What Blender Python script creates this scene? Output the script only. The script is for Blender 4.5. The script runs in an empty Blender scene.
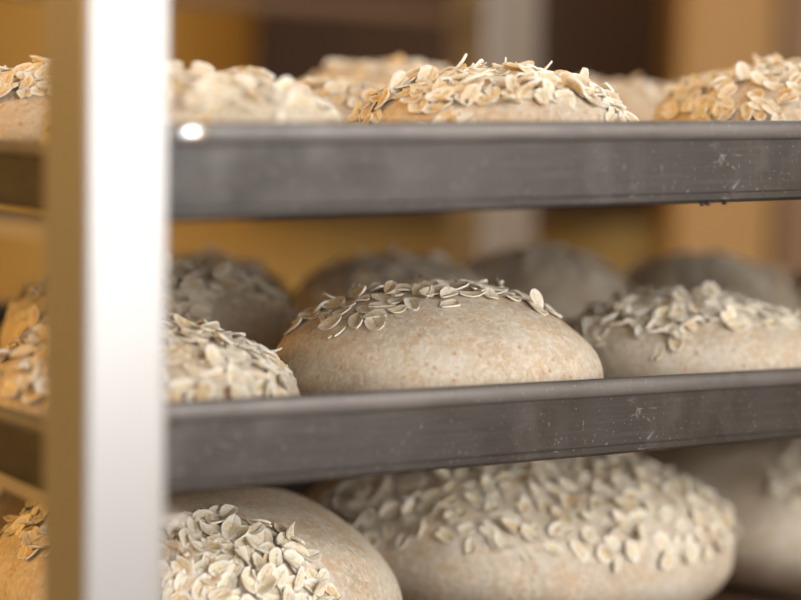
import bpy, bmesh, math, random
from mathutils import Vector, Matrix, noise

sc = bpy.context.scene
COL = sc.collection
PI = math.pi

# ---------------------------------------------------------------- camera
F_PX = 1800.0
PITCH = math.atan(160.0 / F_PX)
ROLL = 0.020
CAM = Vector((0.0, 0.0, 1.30))
_fw = Vector((0, math.cos(PITCH), -math.sin(PITCH)))
_u0 = Vector((0, math.sin(PITCH), math.cos(PITCH)))
_r0 = Vector((1, 0, 0))
_r = _r0 * math.cos(ROLL) + _u0 * math.sin(ROLL)
_u = _u0 * math.cos(ROLL) - _r0 * math.sin(ROLL)
cam_data = bpy.data.cameras.new('camera')
cam_data.sensor_width = 36.0
cam_data.lens = F_PX * 36.0 / 801.0
cam_data.clip_start = 0.02
cam_data.clip_end = 50
cam_data.dof.use_dof = True
cam_data.dof.focus_distance = 0.572
cam_data.dof.aperture_fstop = 4.7
cam = bpy.data.objects.new('camera', cam_data)
COL.objects.link(cam)
M = Matrix((_r, _u, -_fw)).transposed().to_4x4()
M.translation = CAM
cam.matrix_world = M
sc.camera = cam


def W(px, py, Y):
    """world point seen at a place of the photograph, at distance Y (metres) into the room"""
    d = _fw + _r * ((px - 400.5) / F_PX) + _u * ((300 - py) / F_PX)
    return CAM + d * (Y / d.y)


# ---------------------------------------------------------------- light
world = bpy.data.worlds.new('world')
sc.world = world
world.use_nodes = True
bg = world.node_tree.nodes['Background']
bg.inputs[0].default_value = (0.92, 0.95, 1.0, 1)
bg.inputs[1].default_value = 1.65


def area(name, loc, target, size, size_y, power, color):
    l = bpy.data.lights.new(name, 'AREA')
    l.shape = 'RECTANGLE'
    l.size = size
    l.size_y = size_y
    l.energy = power
    l.color = color
    o = bpy.data.objects.new(name, l)
    COL.objects.link(o)
    o.location = loc
    o.rotation_euler = (Vector(target) - Vector(loc)).to_track_quat('-Z', 'Y').to_euler()
    return o


area('window_daylight', (1.45, -0.70, 1.73), (0.0, 0.55, 1.22), 1.1, 1.48, 35, (1.0, 0.98, 0.955))
area('rear_cool_fill', (1.15, 2.25, 2.15), (0.10, 0.75, 1.25), 0.9, 0.8, 20, (0.95, 0.97, 1.0))  # cool light added behind to lift the back loaves' tops; no window there
area('warm_lamp', (-1.20, 0.42, 1.66), (0.0, 0.62, 1.22), 0.35, 0.35, 9.5, (1.0, 0.54, 0.15))
area('warm_lamp_rear', (0.1, 1.45, 2.45), (0.05, 2.7, 1.4), 0.8, 0.4, 7.0, (1.0, 0.60, 0.24))

sc.view_settings.view_transform = 'Standard'
sc.view_settings.look = 'None'
sc.view_settings.gamma = 1.0
sc.view_settings.use_curve_mapping = False
sc.view_settings.exposure = 0.0
sc.cycles.use_denoising = True
sc.cycles.max_bounces = 6


# ---------------------------------------------------------------- helpers
def tag(o, label=None, cat=None, group=None, kind=None):
    if label: o['label'] = label
    if cat: o['category'] = cat
    if group: o['group'] = group
    if kind: o['kind'] = kind
    return o


def link_bm(name, bm, mat, parent=None, smooth=False):
    me = bpy.data.meshes.new(name)
    bm.to_mesh(me)
    bm.free()
    if smooth:
        for p in me.polygons:
            p.use_smooth = True
    me.materials.append(mat)
    o = bpy.data.objects.new(name, me)
    COL.objects.link(o)
    if parent is not None:
        o.parent = parent
    return o


def box_bm(x0, x1, y0, y1, z0, z1, bevel=0.0, seg=2):
    bm = bmesh.new()
    bmesh.ops.create_cube(bm, size=1.0)
    bmesh.ops.scale(bm, vec=(x1 - x0, y1 - y0, z1 - z0), verts=bm.verts)
    bmesh.ops.translate(bm, vec=((x0 + x1) / 2, (y0 + y1) / 2, (z0 + z1) / 2), verts=bm.verts)
    if bevel > 0:
        bmesh.ops.bevel(bm, geom=list(bm.edges), offset=bevel, segments=seg, affect='EDGES', profile=0.5)
    return bm


def empty(name, loc=(0, 0, 0), rotz=0.0):
    o = bpy.data.objects.new(name, None)
    COL.objects.link(o)
    o.location = loc
    o.rotation_euler = (0, 0, rotz)
    return o


# ---------------------------------------------------------------- materials
def new_mat(name):
    m = bpy.data.materials.new(name)
    m.use_nodes = True
    nt = m.node_tree
    return m, nt, nt.nodes['Principled BSDF']


def N(nt, typ, **kw):
    n = nt.nodes.new(typ)
    for k, v in kw.items():
        setattr(n, k, v)
    return n


def ramp(nt, src, stops):
    r = N(nt, 'ShaderNodeValToRGB')
    el = r.color_ramp.elements
    while len(el) < len(stops):
        el.new(0.5)
    for e, (p, c) in zip(el, stops):
        e.position = p
        e.color = (c[0], c[1], c[2], 1) if hasattr(c, '__len__') else (c, c, c, 1)
    nt.links.new(src, r.inputs[0])
    return r.outputs[0]


def noise_tex(nt, coord, scale, detail=3, rough=0.5, vscale=None):
    n = N(nt, 'ShaderNodeTexNoise')
    n.inputs['Scale'].default_value = scale
    n.inputs['Detail'].default_value = detail
    n.inputs['Roughness'].default_value = rough
    if vscale:
        mp = N(nt, 'ShaderNodeMapping')
        mp.inputs['Scale'].default_value = vscale
        nt.links.new(coord, mp.inputs[0])
        coord = mp.outputs[0]
    nt.links.new(coord, n.inputs['Vector'])
    return n.outputs[0]


def mix(nt, fac, a, b, mode='MIX'):
    m = N(nt, 'ShaderNodeMix', data_type='RGBA', blend_type=mode)
    for sock, v in ((m.inputs[0], fac), (m.inputs[6], a), (m.inputs[7], b)):
        if hasattr(v, 'is_linked'):
            nt.links.new(v, sock)
        elif hasattr(v, '__len__'):
            sock.default_value = (v[0], v[1], v[2], 1)
        else:
            sock.default_value = v
    return m.outputs[2]


def bump(nt, bsdf, h, strength, dist):
    b = N(nt, 'ShaderNodeBump')
    b.inputs['Strength'].default_value = strength
    b.inputs['Distance'].default_value = dist
    nt.links.new(h, b.inputs['Height'])
    nt.links.new(b.outputs[0], bsdf.inputs['Normal'])


def mat_dough():
    m, nt, b = new_mat('dough')
    co = N(nt, 'ShaderNodeTexCoord').outputs['Object']
    big = noise_tex(nt, co, 38, 4, 0.6)
    c = ramp(nt, big, [(0.30, (0.52, 0.40, 0.27)), (0.52, (0.64, 0.54, 0.41)), (0.72, (0.73, 0.67, 0.56))])
    # bran specks
    v = N(nt, 'ShaderNodeTexVoronoi')
    v.inputs['Scale'].default_value = 330
    nt.links.new(co, v.inputs['Vector'])
    sp = ramp(nt, v.outputs['Distance'], [(0.16, 1.0), (0.34, 0.0)])
    gate = ramp(nt, noise_tex(nt, co, 160, 2), [(0.42, 0.0), (0.54, 1.0)])
    f = N(nt, 'ShaderNodeMath', operation='MULTIPLY')
    nt.links.new(sp, f.inputs[0])
    nt.links.new(gate, f.inputs[1])
    f2 = N(nt, 'ShaderNodeMath', operation='MULTIPLY')
    nt.links.new(f.outputs[0], f2.inputs[0])
    f2.inputs[1].default_value = 0.75
    c = mix(nt, f2.outputs[0], c, (0.52, 0.29, 0.13))
    # soft warm blotches
    bl = ramp(nt, noise_tex(nt, co, 115, 2), [(0.50, 0.0), (0.72, 0.50)])
    c = mix(nt, bl, c, (0.66, 0.42, 0.20))
    # flour
    fl = ramp(nt, noise_tex(nt, co, 420, 3, 0.7), [(0.44, 0.0), (0.68, 0.75)])
    c = mix(nt, fl, c, (0.82, 0.76, 0.65))
    nt.links.new(c, b.inputs['Base Color'])
    b.inputs['Roughness'].default_value = 0.72
    b.inputs['Subsurface Weight'].default_value = 0.12
    b.inputs['Subsurface Radius'].default_value = (1.0, 0.6, 0.35)
    b.inputs['Subsurface Scale'].default_value = 0.003
    h = N(nt, 'ShaderNodeMath', operation='ADD')
    nt.links.new(noise_tex(nt, co, 700, 4, 0.65), h.inputs[0])
    nt.links.new(noise_tex(nt, co, 90, 3, 0.5, (1, 0.5, 1.6)), h.inputs[1])
    bump(nt, b, h.outputs[0], 0.55, 0.0008)
    return m


def mat_flake(name, cols, centre, edge=(0.96, 0.91, 0.80)):
    m, nt, b = new_mat(name)
    co = N(nt, 'ShaderNodeTexCoord').outputs['Object']
    oi = N(nt, 'ShaderNodeObjectInfo')
    add = N(nt, 'ShaderNodeVectorMath', operation='ADD')
    nt.links.new(co, add.inputs[0])
    nt.links.new(oi.outputs['Random'], add.inputs[1])
    c = ramp(nt, oi.outputs['Random'], cols)
    # the flake's own paler margin and its darker seam along the middle
    sep = N(nt, 'ShaderNodeSeparateXYZ')
    nt.links.new(co, sep.inputs[0])
    ab = N(nt, 'ShaderNodeMath', operation='ABSOLUTE')
    nt.links.new(sep.outputs[1], ab.inputs[0])
    wob = N(nt, 'ShaderNodeMath', operation='MULTIPLY_ADD')
    nt.links.new(noise_tex(nt, add.outputs[0], 500, 2), wob.inputs[0])
    wob.inputs[1].default_value = 0.0010
    nt.links.new(ab.outputs[0], wob.inputs[2])
    seam = ramp(nt, wob.outputs[0], [(0.0, 1.0), (0.0010, 0.0)])
    mr = N(nt, 'ShaderNodeMapRange')
    mr.inputs['From Min'].default_value = 0.0004
    mr.inputs['From Max'].default_value = 0.0011
    mr.inputs['To Min'].default_value = 0.75
    mr.inputs['To Max'].default_value = 0.0
    nt.links.new(wob.outputs[0], mr.inputs['Value'])
    ln = N(nt, 'ShaderNodeVectorMath', operation='MULTIPLY')
    nt.links.new(co, ln.inputs[0])
    ln.inputs[1].default_value = (1 / 0.0044, 1 / 0.0032, 0)
    le = N(nt, 'ShaderNodeVectorMath', operation='LENGTH')
    nt.links.new(ln.outputs[0], le.inputs[0])
    ed = ramp(nt, le.outputs['Value'], [(0.58, 0.0), (0.86, 0.95)])
    c = mix(nt, mr.outputs[0], c, centre)
    mot = ramp(nt, noise_tex(nt, add.outputs[0], 900, 3, 0.6), [(0.45, 0.0), (0.70, 0.7)])
    c = mix(nt, mot, c, edge)
    c = mix(nt, ed, c, edge)
    nt.links.new(c, b.inputs['Base Color'])
    b.inputs['Roughness'].default_value = 0.5
    b.inputs['Specular IOR Level'].default_value = 0.35
    b.inputs['Subsurface Weight'].default_value = 0.15
    b.inputs['Subsurface Radius'].default_value = (1.0, 0.65, 0.35)
    b.inputs['Subsurface Scale'].default_value = 0.0012
    h = N(nt, 'ShaderNodeMath', operation='SUBTRACT')
    nt.links.new(noise_tex(nt, add.outputs[0], 800, 3, 0.6, (0.35, 1, 1)), h.inputs[0])
    nt.links.new(mr.outputs[0], h.inputs[1])
    bump(nt, b, h.outputs[0], 0.55, 0.0005)
    return m


def mat_tray(name, base=(0.048, 0.042, 0.038), dust=(0.145, 0.132, 0.123), rough=0.40, metal=0.25):
    m, nt, b = new_mat(name)
    co = N(nt, 'ShaderNodeTexCoord').outputs['Object']
    c = ramp(nt, noise_tex(nt, co, 16, 4, 0.6), [(0.35, tuple(x * 0.85 for x in base)), (0.68, tuple(x * 1.35 for x in base))])
    # wiped smears, grain along the rim and small scratches
    sm = ramp(nt, noise_tex(nt, co, 55, 4, 0.65, (1, 1, 0.55)), [(0.52, 0.0), (0.78, 0.45)])
    c = mix(nt, sm, c, dust)
    gr = ramp(nt, noise_tex(nt, co, 60, 3, 0.6, (0.35, 1, 14)), [(0.50, 0.0), (0.75, 0.22)])
    c = mix(nt, gr, c, dust)
    v = N(nt, 'ShaderNodeTexVoronoi', feature='DISTANCE_TO_EDGE')
    v.inputs['Scale'].default_value = 120
    nt.links.new(co, v.inputs['Vector'])
    sc1 = ramp(nt, v.outputs['Distance'], [(0.0, 1.0), (0.035, 0.0)])
    g = ramp(nt, noise_tex(nt, co, 42, 3), [(0.58, 0.0), (0.68, 0.32)])
    g2 = ramp(nt, noise_tex(nt, co, 300, 2), [(0.50, 0.0), (0.62, 1.0)])
    f = N(nt, 'ShaderNodeMath', operation='MULTIPLY')
    nt.links.new(sc1, f.inputs[0]); nt.links.new(g, f.inputs[1])
    f3 = N(nt, 'ShaderNodeMath', operation='MULTIPLY')
    nt.links.new(f.outputs[0], f3.inputs[0]); nt.links.new(g2, f3.inputs[1])
    c = mix(nt, f3.outputs[0], c, (0.62, 0.58, 0.53))
    sp = ramp(nt, noise_tex(nt, co, 900, 2), [(0.66, 0.0), (0.74, 0.35)])
    c = mix(nt, sp, c, (0.55, 0.50, 0.45))
    nt.links.new(c, b.inputs['Base Color'])
    b.inputs['Metallic'].default_value = metal
    rr = ramp(nt, noise_tex(nt, co, 45, 3), [(0.3, rough - 0.06), (0.7, rough + 0.14)])
    nt.links.new(rr, b.inputs['Roughness'])
    bump(nt, b, noise_tex(nt, co, 90, 4, 0.6, (0.4, 1, 2)), 0.25, 0.0008)
    return m


def mat_plain(name, c0, c1, scale=8, rough=0.6, metal=0.0, bstr=0.1, bdist=0.002, vscale=None):
    m, nt, b = new_mat(name)
    co = N(nt, 'ShaderNodeTexCoord').outputs['Object']
    n = noise_tex(nt, co, scale, 4, 0.6, vscale)
    nt.links.new(ramp(nt, n, [(0.35, c0), (0.65, c1)]), b.inputs['Base Color'])
    b.inputs['Roughness'].default_value = rough
    b.inputs['Metallic'].default_value = metal
    bump(nt, b, n, bstr, bdist)
    return m


DOUGH = mat_dough()
FLAKE = mat_flake('oat_flake', [(0.0, (0.82, 0.69, 0.47)), (0.45, (0.86, 0.76, 0.57)), (0.80, (0.78, 0.62, 0.36)), (1.0, (0.66, 0.45, 0.19))], (0.60, 0.42, 0.20))
TRAY = mat_tray('dark_tray_metal')
BEAD = mat_tray('lit_rim_metal', base=(0.15, 0.14, 0.133), dust=(0.24, 0.228, 0.215), rough=0.45, metal=0.35)  # light caught by the rolled lip is put into a paler metal colour
STEEL = mat_plain('satin_steel', (0.38, 0.38, 0.38), (0.42, 0.42, 0.415), 30, 0.36, 0.65, 0.1, 0.0005, (1, 1, 0.1))
RAIL = mat_plain('rail_steel', (0.50, 0.46, 0.42), (0.58, 0.54, 0.50), 30, 0.4, 0.6)
PAN = mat_plain('baked_pan_floor', (0.10, 0.055, 0.03), (0.20, 0.11, 0.06), 40, 0.55, 0.3)
UNDER = mat_plain('bounce_pan_underside', (0.50, 0.48, 0.45), (0.58, 0.56, 0.53), 20, 0.5, 0.4)  # unseen underside made bright to bounce light onto the loaves below
OCHRE = mat_plain('ochre_plaster', (0.56, 0.36, 0.10), (0.64, 0.43, 0.13), 2.0, 0.85)
CEIL = mat_plain('pale_ceiling', (0.62, 0.55, 0.45), (0.68, 0.61, 0.50), 2.0, 0.9)
FLOOR = mat_plain('red_brown_floor', (0.20, 0.12, 0.07), (0.28, 0.17, 0.10), 5.0, 0.5)
DARKWOOD = mat_plain('dark_brown_wood', (0.028, 0.013, 0.006), (0.042, 0.020, 0.009), 6.0, 0.8, 0, 0.1, 0.002, (1, 1, 0.2))
TANWOOD = mat_plain('tan_wood', (0.34, 0.205, 0.065), (0.42, 0.26, 0.09), 6.0, 0.6, 0, 0.1, 0.002, (1, 1, 0.1))
BROWN = mat_plain('brown_painted_steel', (0.13, 0.075, 0.03), (0.17, 0.10, 0.045), 8, 0.6)
CHAR = mat_plain('charred_crumb', (0.03, 0.02, 0.015), (0.07, 0.04, 0.03), 400, 0.7)


# ---------------------------------------------------------------- the room
def struct(name, bm, mat):
    return tag(link_bm(name, bm, mat), kind='structure')


struct('floor', box_bm(-1.9, 2.3, -1.6, 3.0, -0.05, 0.0), FLOOR)
struct('ceiling', box_bm(-1.9, 2.3, -1.6, 3.0, 2.8, 2.85), CEIL)
struct('wall_back', box_bm(-1.9, 2.3, 2.9, 3.0, 0, 2.8), OCHRE)
struct('wall_left', box_bm(-2.0, -1.9, -1.6, 3.0, 0, 2.8), OCHRE)
struct('front_light_block', box_bm(-1.9, 0.15, -1.7, -1.6, 0, 2.8), OCHRE)  # unseen wall added to keep front daylight off the left-facing sides
struct('wall_right', box_bm(2.3, 2.4, -1.6, 3.0, 0, 2.8), OCHRE)


# ---------------------------------------------------------------- baking trays
class Tray:
    """rounded sheet pan with a rolled rim; local x along the front rim, y into the rack, z up from the floor"""
    H = 0.025

    def __init__(self, L, R, corner_s, tilt_v, label, width=0.70, depth=0.39):
        x = (R - L).normalized()
        y = Vector((0, 0, 1)).cross(x)
        y.z = 0
        y.normalize()
        y = (y * math.cos(tilt_v) + Vector((0, 0, 1)) * math.sin(tilt_v))
        y = (y - x * y.dot(x)).normalized()
        z = x.cross(y)
        org = L - x * corner_s - z * self.H
        m = Matrix((x, y, z)).transposed().to_4x4()
        m.translation = org
        self.m = m
        self.inv = m.inverted()
        self.w, self.d = width, depth
        self.root = bpy.data.objects.new('baking_tray', None)
        COL.objects.link(self.root)
        self.root.matrix_world = m
        tag(self.root, label, 'tray', 'baking trays in the front rack')
        self.build()

    def ring(self, inset, r=0.014, seg=7):
        pts = []
        w, d = self.w, self.d
        rr = max(r - inset, 0.002)
        for cx, cy, a0 in ((inset + rr, inset + rr, PI), (w - inset - rr, inset + rr, 1.5 * PI),
                           (w - inset - rr, d - inset - rr, 0), (inset + rr, d - inset - rr, 0.5 * PI)):
            for k in range(seg):
                a = a0 + 0.5 * PI * k / (seg - 1)
                pts.append((cx + rr * math.cos(a), cy + rr * math.sin(a)))
        return pts

    def sweep(self, prof, closed):
        bm = bmesh.new()
        rings = []
        for inset, z in prof:
            rings.append([bm.verts.new((x, y, z * (1 - 0.30 * min(1, max(0, (y - .004) / .012))))) for x, y in self.ring(inset)])
        n = len(rings[0])
        k = len(rings)
        for i in range(k if closed else k - 1):
            a, b = rings[i], rings[(i + 1) % k]
            for j in range(n):
                bm.faces.new((a[j], a[(j + 1) % n], b[(j + 1) % n], b[j]))
        return bm, rings

    def build(self):
        H = self.H
        prof = [(0.0022, H - 0.002), (0.0026, 0.0035), (0.0020, 0.0030), (0.0021, 0.0012), (0.0040, 0.0),
                (0.0055, 0.0013), (0.0048, 0.0030), (0.0038, H - 0.002)]
        bm, rings = self.sweep(prof, True)
        bmesh.ops.recalc_face_normals(bm, faces=bm.faces)
        o = link_bm('side_wall', bm, TRAY, self.root, True)
        o.data.set_sharp_from_angle(angle=math.radians(35))
        # the floor sheet
        bm = bmesh.new()
        top = [bm.verts.new((x, y, 0.0014)) for x, y in self.ring(0.0050)]
        bot = [bm.verts.new((x, y, 0.0002)) for x, y in self.ring(0.0050)]
        bm.faces.new(top)
        bm.faces.new(list(reversed(bot)))
        n = len(top)
        for j in range(n):
            bm.faces.new((bot[j], bot[(j + 1) % n], top[(j + 1) % n], top[j]))
        bm.faces.ensure_lookup_table()
        bm.faces[1].material_index = 1
        o = link_bm('pan_floor', bm, PAN, self.root)
        o.data.materials.append(UNDER)
        # the rolled rim
        prof = []
        for k in range(14):
            a = 2 * PI * k / 14
            ca, sa = math.cos(a), math.sin(a)
            prof.append((0.0022 - 0.0021 * math.copysign(abs(ca) ** .6, ca), H - 0.0029 + 0.0029 * sa))
        bm, _ = self.sweep(prof, True)
        bmesh.ops.recalc_face_normals(bm, faces=bm.faces)
        link_bm('rolled_rim', bm, BEAD, self.root, True)

    def floor_at(self, x, y):
        """tray coordinates of the spot on the pan floor above or below world (x, y)"""
        o = self.m.translation
        zax = self.m.col[2].to_3d()
        z = o.z - ((x - o.x) * zax.x + (y - o.y) * zax.y) / zax.z
        p = self.inv @ Vector((x, y, z))
        return p.x, p.y


TRAY_U = Tray(W(180, 122, 0.447), W(801, 120.5, 0.5625), 0.0185, math.radians(1.0),
              'grey metal baking tray with rolled rim, topmost of the three in the rack')
TRAY_M = Tray(W(180, 402.5, 0.470), W(801, 368.8, 0.618), 0.0300, 0.0,
              'grey metal baking tray in the middle of the rack, scratched rim')
TRAY_L = Tray(W(180, 685, 0.470), W(801, 630, 0.600), 0.0300, 0.0,
              'lowest baking tray, holding the large pale loaves')

# topmost tray: a bump added for the rim's glint, then burnt crumbs below it
bm = bmesh.new()
bmesh.ops.create_uvsphere(bm, u_segments=20, v_segments=12, radius=1.0)
bmesh.ops.scale(bm, vec=(.0042, .0010, .0021), verts=bm.verts)
spot = link_bm('glint_bump', bm, mat_plain('glint_metal', (.9, .9, .9), (.95, .95, .95), 30, .25, .9), TRAY_U.root, True)  # raised shiny bump added to make the bright glint on the rim
q = TRAY_U.inv @ W(195, 134, 0.4485)
spot.location = (q.x, 0.0002, Tray.H - 0.0028)
rc = random.Random(5)
for px in (703, 712, 740):
    p = W(px, 201.5, 0.545)
    q = TRAY_U.inv @ p
    bm = bmesh.new()
    bmesh.ops.create_icosphere(bm, subdivisions=1, radius=0.0007)
    for v in bm.verts:
        v.co = Vector((v.co.x * rc.uniform(0.8, 2.0), v.co.y * rc.uniform(.7, 1.3), v.co.z * rc.uniform(.6, 1.1)))
    c = link_bm('burnt_crumb', bm, CHAR, TRAY_U.root, True)
    c.location = (q.x, 0.0030, -0.0002)

# ---------------------------------------------------------------- oat flakes
FLAKES = []


def make_flake(seed):
    r = random.Random(seed)
    seg = 12
    lx = r.uniform(0.0042, 0.0051)
    ly = r.uniform(0.0025, 0.0032)
    kind = seed % 6
    kx = r.choice((-1, 1)) * r.uniform(5, 32)
    ky = r.uniform(8, 48) * (1 if r.random() < 0.75 else -1)
    if kind == 2: ky = 95
    if kind == 4: kx = 55
    tw = r.uniform(-55, 55)
    th = r.uniform(0.00035, 0.00055)
    wob = [r.uniform(0.90, 1.07) for _ in range(seg)]
    if kind in (1, 5):            # a split end
        wob[0] = r.uniform(0.45, 0.62)
    if kind == 3:                 # a broken half
        for k in (3, 4, 5):
            wob[k] *= 0.62

    def bend(x, y, z):
        return (x, y, z + kx * x * x + ky * y * y + tw * x * y)

    bm = bmesh.new()
    ang = [2 * PI * k / seg for k in range(seg)]
    bot = [bm.verts.new(bend(lx * .95 * w * math.cos(a), ly * .95 * w * math.sin(a), -th * .5)) for a, w in zip(ang, wob)]
    top = [bm.verts.new(bend(lx * w * math.cos(a), ly * w * math.sin(a), th * 0.9)) for a, w in zip(ang, wob)]
    inn = [bm.verts.new(bend(lx * .62 * math.cos(a), ly * (.58 if abs(math.sin(a)) > .1 else .5) * math.sin(a),
                             th * (.55 + r.uniform(-.35, .4)))) for a in ang]
    c1 = bm.verts.new(bend(lx * .38, 0, -th * .35))
    c2 = bm.verts.new(bend(-lx * .38, 0, -th * .35))
    cb = bm.verts.new(bend(0, 0, -th))
    for k in range(seg):
        j = (k + 1) % seg
        bm.faces.new((bot[k], bot[j], top[j], top[k]))
        bm.faces.new((top[k], top[j], inn[j], inn[k]))
        bm.faces.new((bot[j], bot[k], cb))
        cc = c1 if (ang[k] < PI / 2 - .01 or ang[k] >= 1.5 * PI - .01) else c2
        bm.faces.new((inn[k], inn[j], cc))
    bm.faces.new((inn[3], c2, c1))
    bm.faces.new((inn[9], c1, c2))
    bmesh.ops.recalc_face_normals(bm, faces=bm.faces)
    me = bpy.data.meshes.new('oat_flake')
    bm.to_mesh(me)
    bm.free()
    for p in me.polygons:
        p.use_smooth = True
    me.set_sharp_from_angle(angle=math.radians(50))
    me.materials.append(FLAKE)
    return me


for s in range(18):
    FLAKES.append(make_flake(s))


# ---------------------------------------------------------------- loaves
def loaf(tray, px, Y, a, b, h, seed, label, patches, n, mind=0.0048, spin=0.0, group='oat-topped loaves on the trays',
         cone=0.86, skew=0.0):
    """a proved loaf: a low dome that bulges above its base; patches = [(cx, cy, rx, ry), ...] where the oats lie, in radii"""
    r = random.Random(seed)
    off = Vector((seed * 3.17, seed * 1.31, seed * 2.7))
    base_e = -0.95
    zc = h * 0.40
    hb = zc / math.sin(-base_e)

    def P(phi, e):
        ce, se = math.cos(e), math.sin(e)
        k = max(ce, 0.0) ** cone
        x, y = math.cos(phi), math.sin(phi)
        q = (abs(x) ** 2.25 + abs(y) ** 2.25) ** (-1 / 2.25)
        z = zc + (h - zc) * (se ** 0.98) if se > 0 else zc + hb * se
        p = Vector((a * k * x * q + skew * a * max(se, 0) * .3, b * k * y * q, z))
        nn = noise.noise(p * 22 + off) * 0.045 + noise.noise(p * 60 + off) * 0.012
        f = 1 + nn
        return Vector((p.x * f, p.y * f, z * (1 + nn * (1 if se > 0 else 0))))

    bm = bmesh.new()
    nu, nv = 72, 30
    rows = []
    for i in range(nv):
        e = base_e + (PI / 2 - base_e) * i / nv
        rows.append([bm.verts.new(P(2 * PI * j / nu, e)) for j in range(nu)])
    tip = bm.verts.new(P(0, PI / 2))
    for i in range(nv - 1):
        for j in range(nu):
            bm.faces.new((rows[i][j], rows[i][(j + 1) % nu], rows[i + 1][(j + 1) % nu], rows[i + 1][j]))
    for j in range(nu):
        bm.faces.new((rows[-1][j], rows[-1][(j + 1) % nu], tip))
    bm.faces.new(list(reversed(rows[0])))
    o = link_bm('oat_loaf', bm, DOUGH, None, True)
    rot = Matrix.Rotation(spin, 4, 'Z')
    low = [rot @ v.co for v in o.data.vertices]
    x0, x1 = min(v.x for v in low), max(v.x for v in low)
    y0, y1 = min(v.y for v in low), max(v.y for v in low)
    tx, ty = tray.floor_at((px - 400.5) / F_PX * Y, Y)
    for _ in range(200):          # keep the loaf inside the pan
        if ty + y0 > 0.0080 and tx + x0 > 0.0075:
            break
        Y += 0.001
        tx, ty = tray.floor_at((px - 400.5) / F_PX * Y, Y)
        if tx + x0 <= 0.0075 and ty + y0 > 0.02:
            px += 2
    o.matrix_world = tray.m @ Matrix.Translation((tx, ty, 0.0015)) @ rot
    tag(o, label, 'loaf', group)
    # the oats, one by one
    placed = []
    tries = 0
    while len(placed) < n and tries < n * 40:
        tries += 1
        cx, cy, rx, ry = r.choice(patches)
        q = math.sqrt(r.random()) * 1.12
        t = r.uniform(0, 2 * PI)
        gx, gy = cx + rx * q * math.cos(t), cy + ry * q * math.sin(t)
        R = math.hypot(gx, gy)
        if R > 0.985:
            continue
        if q > 0.86 and noise.noise(Vector((gx * 3, gy * 3, seed))) < 0.05:
            continue
        e = math.acos(min(1.0, R ** (1 / cone)))
        phi = math.atan2(gy, gx)
        e = max(e, -0.1)
        p = P(phi, e)
        layer = 0
        md = mind
        near = [pp for pp, ll in placed if (pp - p).length < md]
        if near:
            if len(near) > 1 or r.random() < 0.75:
                continue
            layer = 1
        d = 1e-3
        n1 = P(phi + d / max(math.cos(e), .05), e) - p
        n2 = P(phi, min(e + d, PI / 2 - 1e-4)) - p
        nn = n1.cross(n2)
        if nn.length < 1e-12:
            nn = Vector((0, 0, 1))
        nn.normalize()
        if nn.z < -0.2:
            nn = -nn
        tilt = Vector((r.gauss(0, 1), r.gauss(0, 1), r.gauss(0, 1))) * (0.12 if layer == 0 else 0.30)
        if r.random() < 0.10:
            tilt *= 2.6
        up = (nn + tilt).normalized()
        ax = Vector((r.uniform(-1, 1), r.uniform(-1, 1), r.uniform(-1, 1)))
        ax = (ax - up * ax.dot(up)).normalized()
        ay = up.cross(ax)
        s = r.uniform(0.78, 1.08)
        mm = Matrix((ax * s, ay * s * r.uniform(.85, 1.1), up * s)).transposed().to_4x4()
        sink = abs(up.dot(nn))
        mm.translation = p + nn * (0.0004 + (0.0009 if layer else 0) + 0.0022 * (1 - sink))
        f = bpy.data.objects.new('oat_flake', FLAKES[r.randrange(len(FLAKES))])
        COL.objects.link(f)
        f.parent = o
        f.matrix_local = mm
        placed.append((p, layer))
    return o


ALL = [(0.0, 0.0, 0.97, 0.97)]
# middle tray, front row
loaf(TRAY_M, 130, 0.52, .048, .048, .0365, 11, 'loaf thick with oats on the middle tray, just behind the white post', [(0, 0, 1.0, 1.0)], 290, .0037, cone=1.0)
loaf(TRAY_M, 438, 0.585, .055, .050, .0480, 12, 'sharp pale loaf on the middle tray, bare in front with oats along its crest',
     [(-.02, .12, .96, .44)] * 8 + [(0, -.3, .7, .25)], 125, .0046, skew=.2, cone=1.0)
loaf(TRAY_M, 693, 0.655, .050, .050, .043, 13, 'soft-focus loaf on the middle tray, right of the bare-fronted one', [(-.08, .1, .88, .72), (-.4, -.1, .5, .5)], 290, .0040)
loaf(TRAY_M, 925, 0.71, .047, .050, .043, 14, 'loaf cut off by the right edge of the photo on the middle tray', ALL, 90, .0046)
# middle tray, behind
loaf(TRAY_M, 150, 0.668, .056, .050, .047, 15, 'shaded oat loaf on the middle tray directly behind the loaf by the post', [(0, .0, .95, .95)], 240, .0044)
loaf(TRAY_M, 392, 0.80, .044, .046, .047, 16, 'dim grey loaf in the back of the middle tray, left of centre', ALL, 120)
loaf(TRAY_M, 536, 0.86, .041, .048, .050, 17, 'dim grey loaf behind the right shoulder of the sharp loaf', ALL, 120)
loaf(TRAY_M, 706, 0.89, .042, .048, .049, 18, 'dim grey loaf in the back of the middle tray, behind the soft-focus loaf', ALL, 120)
loaf(TRAY_M, 205, 0.825, .036, .042, .043, 19, 'small dim loaf in the back of the middle tray, near the post', ALL, 80)
loaf(TRAY_M, 868, 0.93, .045, .045, .046, 20, 'dim loaf in the back of the middle tray at the right edge', ALL, 60)
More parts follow.
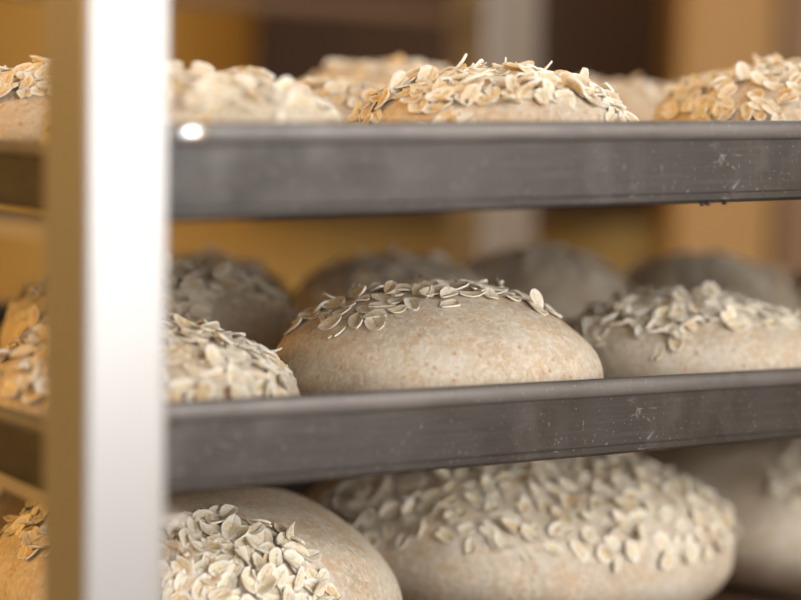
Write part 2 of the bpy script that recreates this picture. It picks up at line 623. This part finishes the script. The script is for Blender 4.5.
# top tray
loaf(TRAY_U, 188, 0.502, .041, .045, .0350, 31, 'blurred loaf on the top tray next to the white post', ALL, 190, .0043)
loaf(TRAY_U, 492, 0.578, .0445, .046, .0385, 32, 'sharp loaf on the top tray, heaped with overlapping oat flakes', ALL, 300, .0036, cone=1.12)
loaf(TRAY_U, 790, 0.655, .052, .050, .0410, 33, 'oat-covered loaf on the top tray at the right edge', ALL, 290, .0037)
loaf(TRAY_U, 62, 0.596, .046, .050, .037, 34, 'loaf on the top tray seen left of the white post, its flank bare', [(0, .1, .8, .8)], 200, .0042)
loaf(TRAY_U, 322, 0.672, .036, .040, .033, 35, 'low dark loaf on the top tray, between the blurred and the heaped loaf', ALL, 90)
loaf(TRAY_U, 388, 0.770, .048, .048, .042, 36, 'tall blurred loaf in the back of the top tray, left of the heaped loaf', ALL, 90)
loaf(TRAY_U, 610, 0.815, .044, .046, .036, 37, 'very blurred loaf in the back of the top tray, right of the heaped loaf', ALL, 90)
# lowest tray
loaf(TRAY_L, 192, 0.595, .069, .068, .057, 51, 'large loaf on the lowest tray with a sharp heap of oats beside the post', [(-.45, -.86, .66, .40), (-.62, .1, .28, .45)], 270, .0038)
loaf(TRAY_L, 515, 0.708, .087, .080, .066, 52, 'wide blurred loaf with scattered oats in the middle of the lowest tray', [(-.10, -.60, .90, .48), (-.75, -.15, .25, .4)], 260, .0066)
loaf(TRAY_L, 800, 0.83, .088, .082, .066, 53, 'large pale loaf in the lower right corner of the photo', [(-.05, -.6, .6, .4)], 130, .0052)
loaf(TRAY_L, 2, 0.705, .052, .055, .066, 54, 'loaf on the lowest tray behind the post, seen at its left', [(0, 0, .9, .9)], 160, .0046)

# ---------------------------------------------------------------- the rack that holds the trays
TH = math.radians(33.0)
rack = empty('bakery_rack', (0, 0, 0), TH)
tag(rack, 'tall metal bakery rack whose bright white front post crosses the left of the photo', 'rack')
# rack frame: x = u (along the trays' front), y = v (into the rack)


def post(root, u, v, w, d, z0, z1):
    o = link_bm('post', box_bm(0, w, 0, d, z0, z1, 0.0012, 2), STEEL, root)
    for p in o.data.polygons:
        p.use_smooth = False
    o.location = (u, v, 0)
    return o


def uv(x, y, th=TH):
    return x * math.cos(th) + y * math.sin(th), -x * math.sin(th) + y * math.cos(th)


k0 = W(86.5, 300, 0.405)
ku, kv = uv(k0.x, k0.y)
PW, PD = 0.0205, 0.0265
for (u, v) in ((ku, kv), (ku + 0.745, kv), (ku, kv + 0.475), (ku + 0.745, kv + 0.475)):
    post(rack, u, v, PW, PD, 0.06, 1.80)
for zz in (0.06, 1.78):
    for (u0, u1, v0, v1) in ((ku, ku + .766, kv, kv + .022), (ku, ku + .766, kv + .475, kv + .497)):
        link_bm('crossbar', box_bm(u0 + .021, u1 - .021, v0, v1, zz, zz + .022, .001), STEEL, rack)
    for u0 in (ku, ku + .745):
        link_bm('crossbar', box_bm(u0, u0 + .021, kv + .023, kv + .475, zz, zz + .022, .001), STEEL, rack)
for (u, v) in ((ku, kv), (ku + 0.745, kv), (ku, kv + 0.475), (ku + 0.745, kv + 0.475)):
    bm = bmesh.new()
    bmesh.ops.create_cone(bm, segments=20, radius1=.028, radius2=.028, depth=.018, cap_ends=True)
    bmesh.ops.rotate(bm, verts=bm.verts, matrix=Matrix.Rotation(PI / 2, 3, 'X'))
    bmesh.ops.translate(bm, verts=bm.verts, vec=(u + .01, v + .011, .029))
    link_bm('castor', bm, DARKWOOD, rack)


def runner(u0, u1, z, outer):
    """angle runner: a flat ledge under the tray's edge and an upright leg on the posts"""
    bm = box_bm(u0, u1, kv + PD, kv + .475, z - .0016, z)
    b2 = box_bm(*((u0, u0 + .0016) if outer < 0 else (u1 - .0016, u1)), kv + PD, kv + .475, z - .0040, z - .0016)
    tmp = bpy.data.meshes.new('t')
    b2.to_mesh(tmp)
    b2.free()
    bm.from_mesh(tmp)
    bpy.data.meshes.remove(tmp)
    return link_bm('runner', bm, RAIL, rack)


for t in (TRAY_U, TRAY_M, TRAY_L):
    pl = t.m @ Vector((0.01, 0.2, 0))
    pr = t.m @ Vector((0.69, 0.2, 0))
    zf = min((t.m @ Vector((0.0, 0.0, 0))).z, (t.m @ Vector((0.0, 0.4, 0))).z)
    zr = min((t.m @ Vector((0.7, 0.0, 0))).z, (t.m @ Vector((0.7, 0.4, 0))).z)
    zf = min(zf, (t.m @ Vector((0.05, 0.0, 0))).z)
    lo = .002 if t is TRAY_U else .018
    runner(ku + lo, ku + lo + .022, zf - .0002, -1)
    zr = min(zr, (t.m @ Vector((0.64, 0.0, 0))).z, (t.m @ Vector((0.64, 0.39, 0))).z)
    runner(ku + .690, ku + .764, zr - .0002, 1)

# ---------------------------------------------------------------- behind the rack
rack2 = empty('bakery_rack', (0, 0, 0), math.radians(33.0))
tag(rack2, 'blurred second metal rack behind the loaves, its silver post near the centre', 'rack')


def uv2(px, Y):
    x = (px - 400.5) / F_PX * Y
    return uv(x, Y)


pu, pv = uv2(481, 1.55)
for (u, v) in ((pu, pv), (pu - .78, pv), (pu, pv + .80), (pu - .78, pv + .80)):
    post(rack2, u, v, .056, .056, 0.0, 1.95)
for zz in (1.402, 0.95, 0.55, 0.15):
    link_bm('shelf_rail', box_bm(pu - .723, pu - .001, pv + .01, pv + .03, zz, zz + .010), BROWN, rack2)
    link_bm('shelf_rail', box_bm(pu + .01, pu + .03, pv + .057, pv + .80, zz + .08, zz + .09), RAIL, rack2)

# dark hanging cupboard on the rear wall, above an ochre wall
xa = (248 - 400.5) / F_PX * 2.55
xb = (664 - 400.5) / F_PX * 2.55
cup = empty('wall_cupboard', (xa, 2.55, 1.19))
tag(cup, 'dark brown wall cupboard, far out of focus above the loaves', 'cupboard')
wd = xb - xa
link_bm('carcass', box_bm(0, wd, 0.02, 0.35, 0, 0.85, .004), DARKWOOD, cup)
for k in range(2):
    x0 = wd / 2 * k + .004
    d = link_bm('door', box_bm(x0, x0 + wd / 2 - .008, 0.0, 0.019, 0.01, 0.84, .003), DARKWOOD, cup)
    link_bm('knob', box_bm(x0 + (wd / 2 - .05 if k == 0 else .03), x0 + (wd / 2 - .03 if k == 0 else .05), -.02, -.0005, .08, .10, .004), RAIL, d)

xa = (672 - 400.5) / F_PX * 2.2
xb = (768 - 400.5) / F_PX * 2.2
struct('trim_1', box_bm(xa, xb, 2.2, 2.34, 0, 2.8, .004), TANWOOD)
xa = (776 - 400.5) / F_PX * 2.5
struct('wall_side', box_bm(xa, 2.3, 2.5, 2.6, 0, 2.8), mat_plain('brown_panel', (0.20, 0.11, 0.05), (0.26, 0.15, 0.07), 3, .6))
